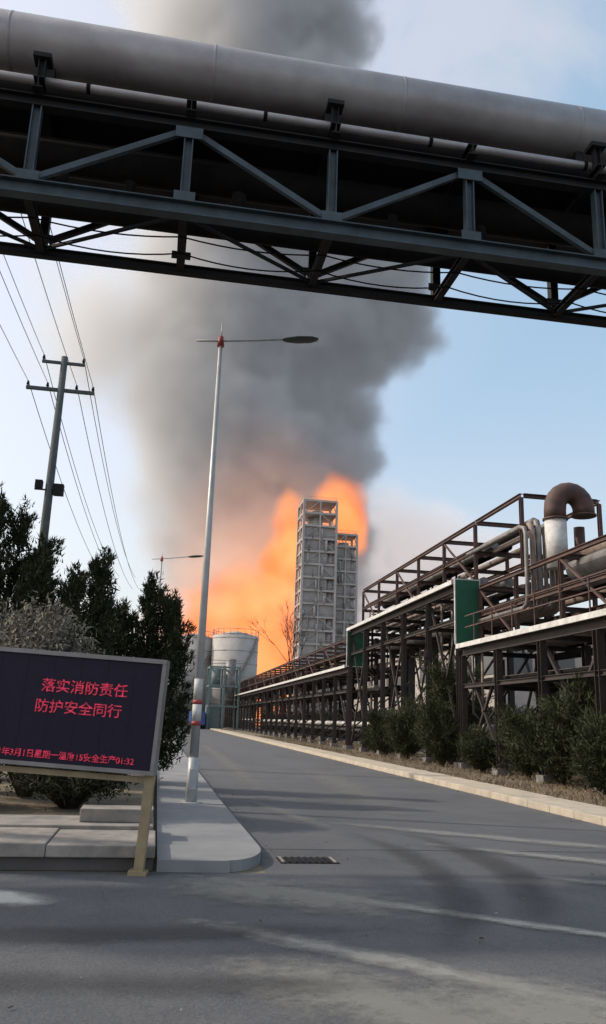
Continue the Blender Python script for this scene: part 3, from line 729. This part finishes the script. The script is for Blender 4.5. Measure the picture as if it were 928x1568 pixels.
def smokemat(name,sig,dark,light,albedo,glow):
    ms=bpy.data.materials.new(name); ms.use_nodes=True; N=ms.node_tree.nodes; L=ms.node_tree.links
    N.remove(N['Principled BSDF'])
    pv=N.new('ShaderNodeVolumePrincipled'); pv.inputs['Density'].default_value=sig; pv.inputs['Color'].default_value=(*albedo,1)
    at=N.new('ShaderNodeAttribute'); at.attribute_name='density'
    geo=N.new('ShaderNodeNewGeometry'); sep=N.new('ShaderNodeSeparateXYZ'); L.new(geo.outputs['Position'],sep.inputs[0])
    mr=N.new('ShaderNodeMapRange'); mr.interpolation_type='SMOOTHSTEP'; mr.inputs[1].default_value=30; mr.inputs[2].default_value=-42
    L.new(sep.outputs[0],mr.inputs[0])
    mx=N.new('ShaderNodeMix'); mx.data_type='RGBA'; L.new(mr.outputs[0],mx.inputs[0]); mx.inputs[6].default_value=(*dark,1); mx.inputs[7].default_value=(*light,1)  # sunlit left and shaded right painted into the emission colour
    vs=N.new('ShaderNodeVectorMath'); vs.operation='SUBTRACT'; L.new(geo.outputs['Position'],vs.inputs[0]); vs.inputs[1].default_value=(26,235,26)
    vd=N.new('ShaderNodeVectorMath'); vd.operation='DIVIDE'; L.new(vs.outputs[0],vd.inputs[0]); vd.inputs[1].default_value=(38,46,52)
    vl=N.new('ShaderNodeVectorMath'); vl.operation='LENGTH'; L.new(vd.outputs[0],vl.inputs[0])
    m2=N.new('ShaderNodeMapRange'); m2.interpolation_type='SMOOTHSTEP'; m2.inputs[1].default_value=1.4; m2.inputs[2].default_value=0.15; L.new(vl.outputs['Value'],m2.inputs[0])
    mg=N.new('ShaderNodeMix'); mg.data_type='RGBA'; mg.blend_type='ADD'; L.new(m2.outputs[0],mg.inputs[0]); L.new(mx.outputs[2],mg.inputs[6]); mg.inputs[7].default_value=(*glow,1)  # firelight on the smoke painted as warm emission near the fire
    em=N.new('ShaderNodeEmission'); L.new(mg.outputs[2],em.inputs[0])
    mm=N.new('ShaderNodeMath'); mm.operation='MULTIPLY'; L.new(at.outputs['Fac'],mm.inputs[0]); mm.inputs[1].default_value=sig; L.new(mm.outputs[0],em.inputs[1])  # emission added with density in place of multiple scattering
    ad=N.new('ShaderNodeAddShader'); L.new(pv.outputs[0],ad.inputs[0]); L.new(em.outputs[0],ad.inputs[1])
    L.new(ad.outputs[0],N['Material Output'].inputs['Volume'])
    return ms
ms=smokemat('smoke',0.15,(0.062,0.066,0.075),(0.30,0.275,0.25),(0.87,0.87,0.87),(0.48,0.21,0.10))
blobs=[((34,268,18),(33,28,32),1),((32,268,60),(41,30,30),1),((23,268,88),(45,34,32),1),((18,266,112),(50,36,30),1),
((24,264,138),(62,38,26),1),((-28,264,132),(34,24,26),0.9),((30,262,158),(64,40,34),1),((24,262,205),(56,42,50),1),((12,262,262),(48,44,55),1),((6,262,320),(60,44,50),1)]
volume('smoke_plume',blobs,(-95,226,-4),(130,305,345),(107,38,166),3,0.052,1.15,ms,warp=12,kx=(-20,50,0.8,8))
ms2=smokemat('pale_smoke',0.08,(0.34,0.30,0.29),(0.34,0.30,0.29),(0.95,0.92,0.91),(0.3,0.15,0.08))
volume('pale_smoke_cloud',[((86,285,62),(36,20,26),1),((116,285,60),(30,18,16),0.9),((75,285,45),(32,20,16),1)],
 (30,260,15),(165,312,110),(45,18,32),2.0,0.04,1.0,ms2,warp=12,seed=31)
mf=bpy.data.materials.new('fire'); mf.use_nodes=True; N=mf.node_tree.nodes; L=mf.node_tree.links
N.remove(N['Principled BSDF'])
at=N.new('ShaderNodeAttribute'); at.attribute_name='density'
geo=N.new('ShaderNodeNewGeometry'); nzf=N.new('ShaderNodeTexNoise'); nzf.inputs['Scale'].default_value=0.10; nzf.inputs['Detail'].default_value=3
L.new(geo.outputs['Position'],nzf.inputs['Vector'])
mrf=N.new('ShaderNodeMapRange'); mrf.inputs[1].default_value=0.35; mrf.inputs[2].default_value=0.65; L.new(nzf.outputs['Fac'],mrf.inputs[0])
mxf=N.new('ShaderNodeMix'); mxf.data_type='RGBA'; L.new(mrf.outputs[0],mxf.inputs[0]); mxf.inputs[6].default_value=(1.05,0.22,0.05,1); mxf.inputs[7].default_value=(1.2,0.42,0.14,1)
em=N.new('ShaderNodeEmission'); L.new(mxf.outputs[2],em.inputs[0])
mm=N.new('ShaderNodeMath'); mm.operation='MULTIPLY'; L.new(at.outputs['Fac'],mm.inputs[0]); mm.inputs[1].default_value=0.28
L.new(mm.outputs[0],em.inputs[1])
sc=N.new('ShaderNodeVolumeAbsorption'); mm2=N.new('ShaderNodeMath'); mm2.operation='MULTIPLY'; L.new(at.outputs['Fac'],mm2.inputs[0]); mm2.inputs[1].default_value=0.22
sc.inputs[0].default_value=(0.1,0.1,0.1,1); L.new(mm2.outputs[0],sc.inputs[1])
ad=N.new('ShaderNodeAddShader'); L.new(em.outputs[0],ad.inputs[0]); L.new(sc.outputs[0],ad.inputs[1]); L.new(ad.outputs[0],N['Material Output'].inputs['Volume'])
volume('fire',[((29,232,24),(18,10,23),1),((35,232,46),(8.5,8,24),1.3),((51.5,234,60),(10,8,15),1.3),((30,232,10),(20,10,20),1),((11,234,26),(18,8,15),0.65)],
 (-14,222,-2),(70,246,92),(80,24,92),1.6,0.08,1.15,mf,warp=6,seed=5)
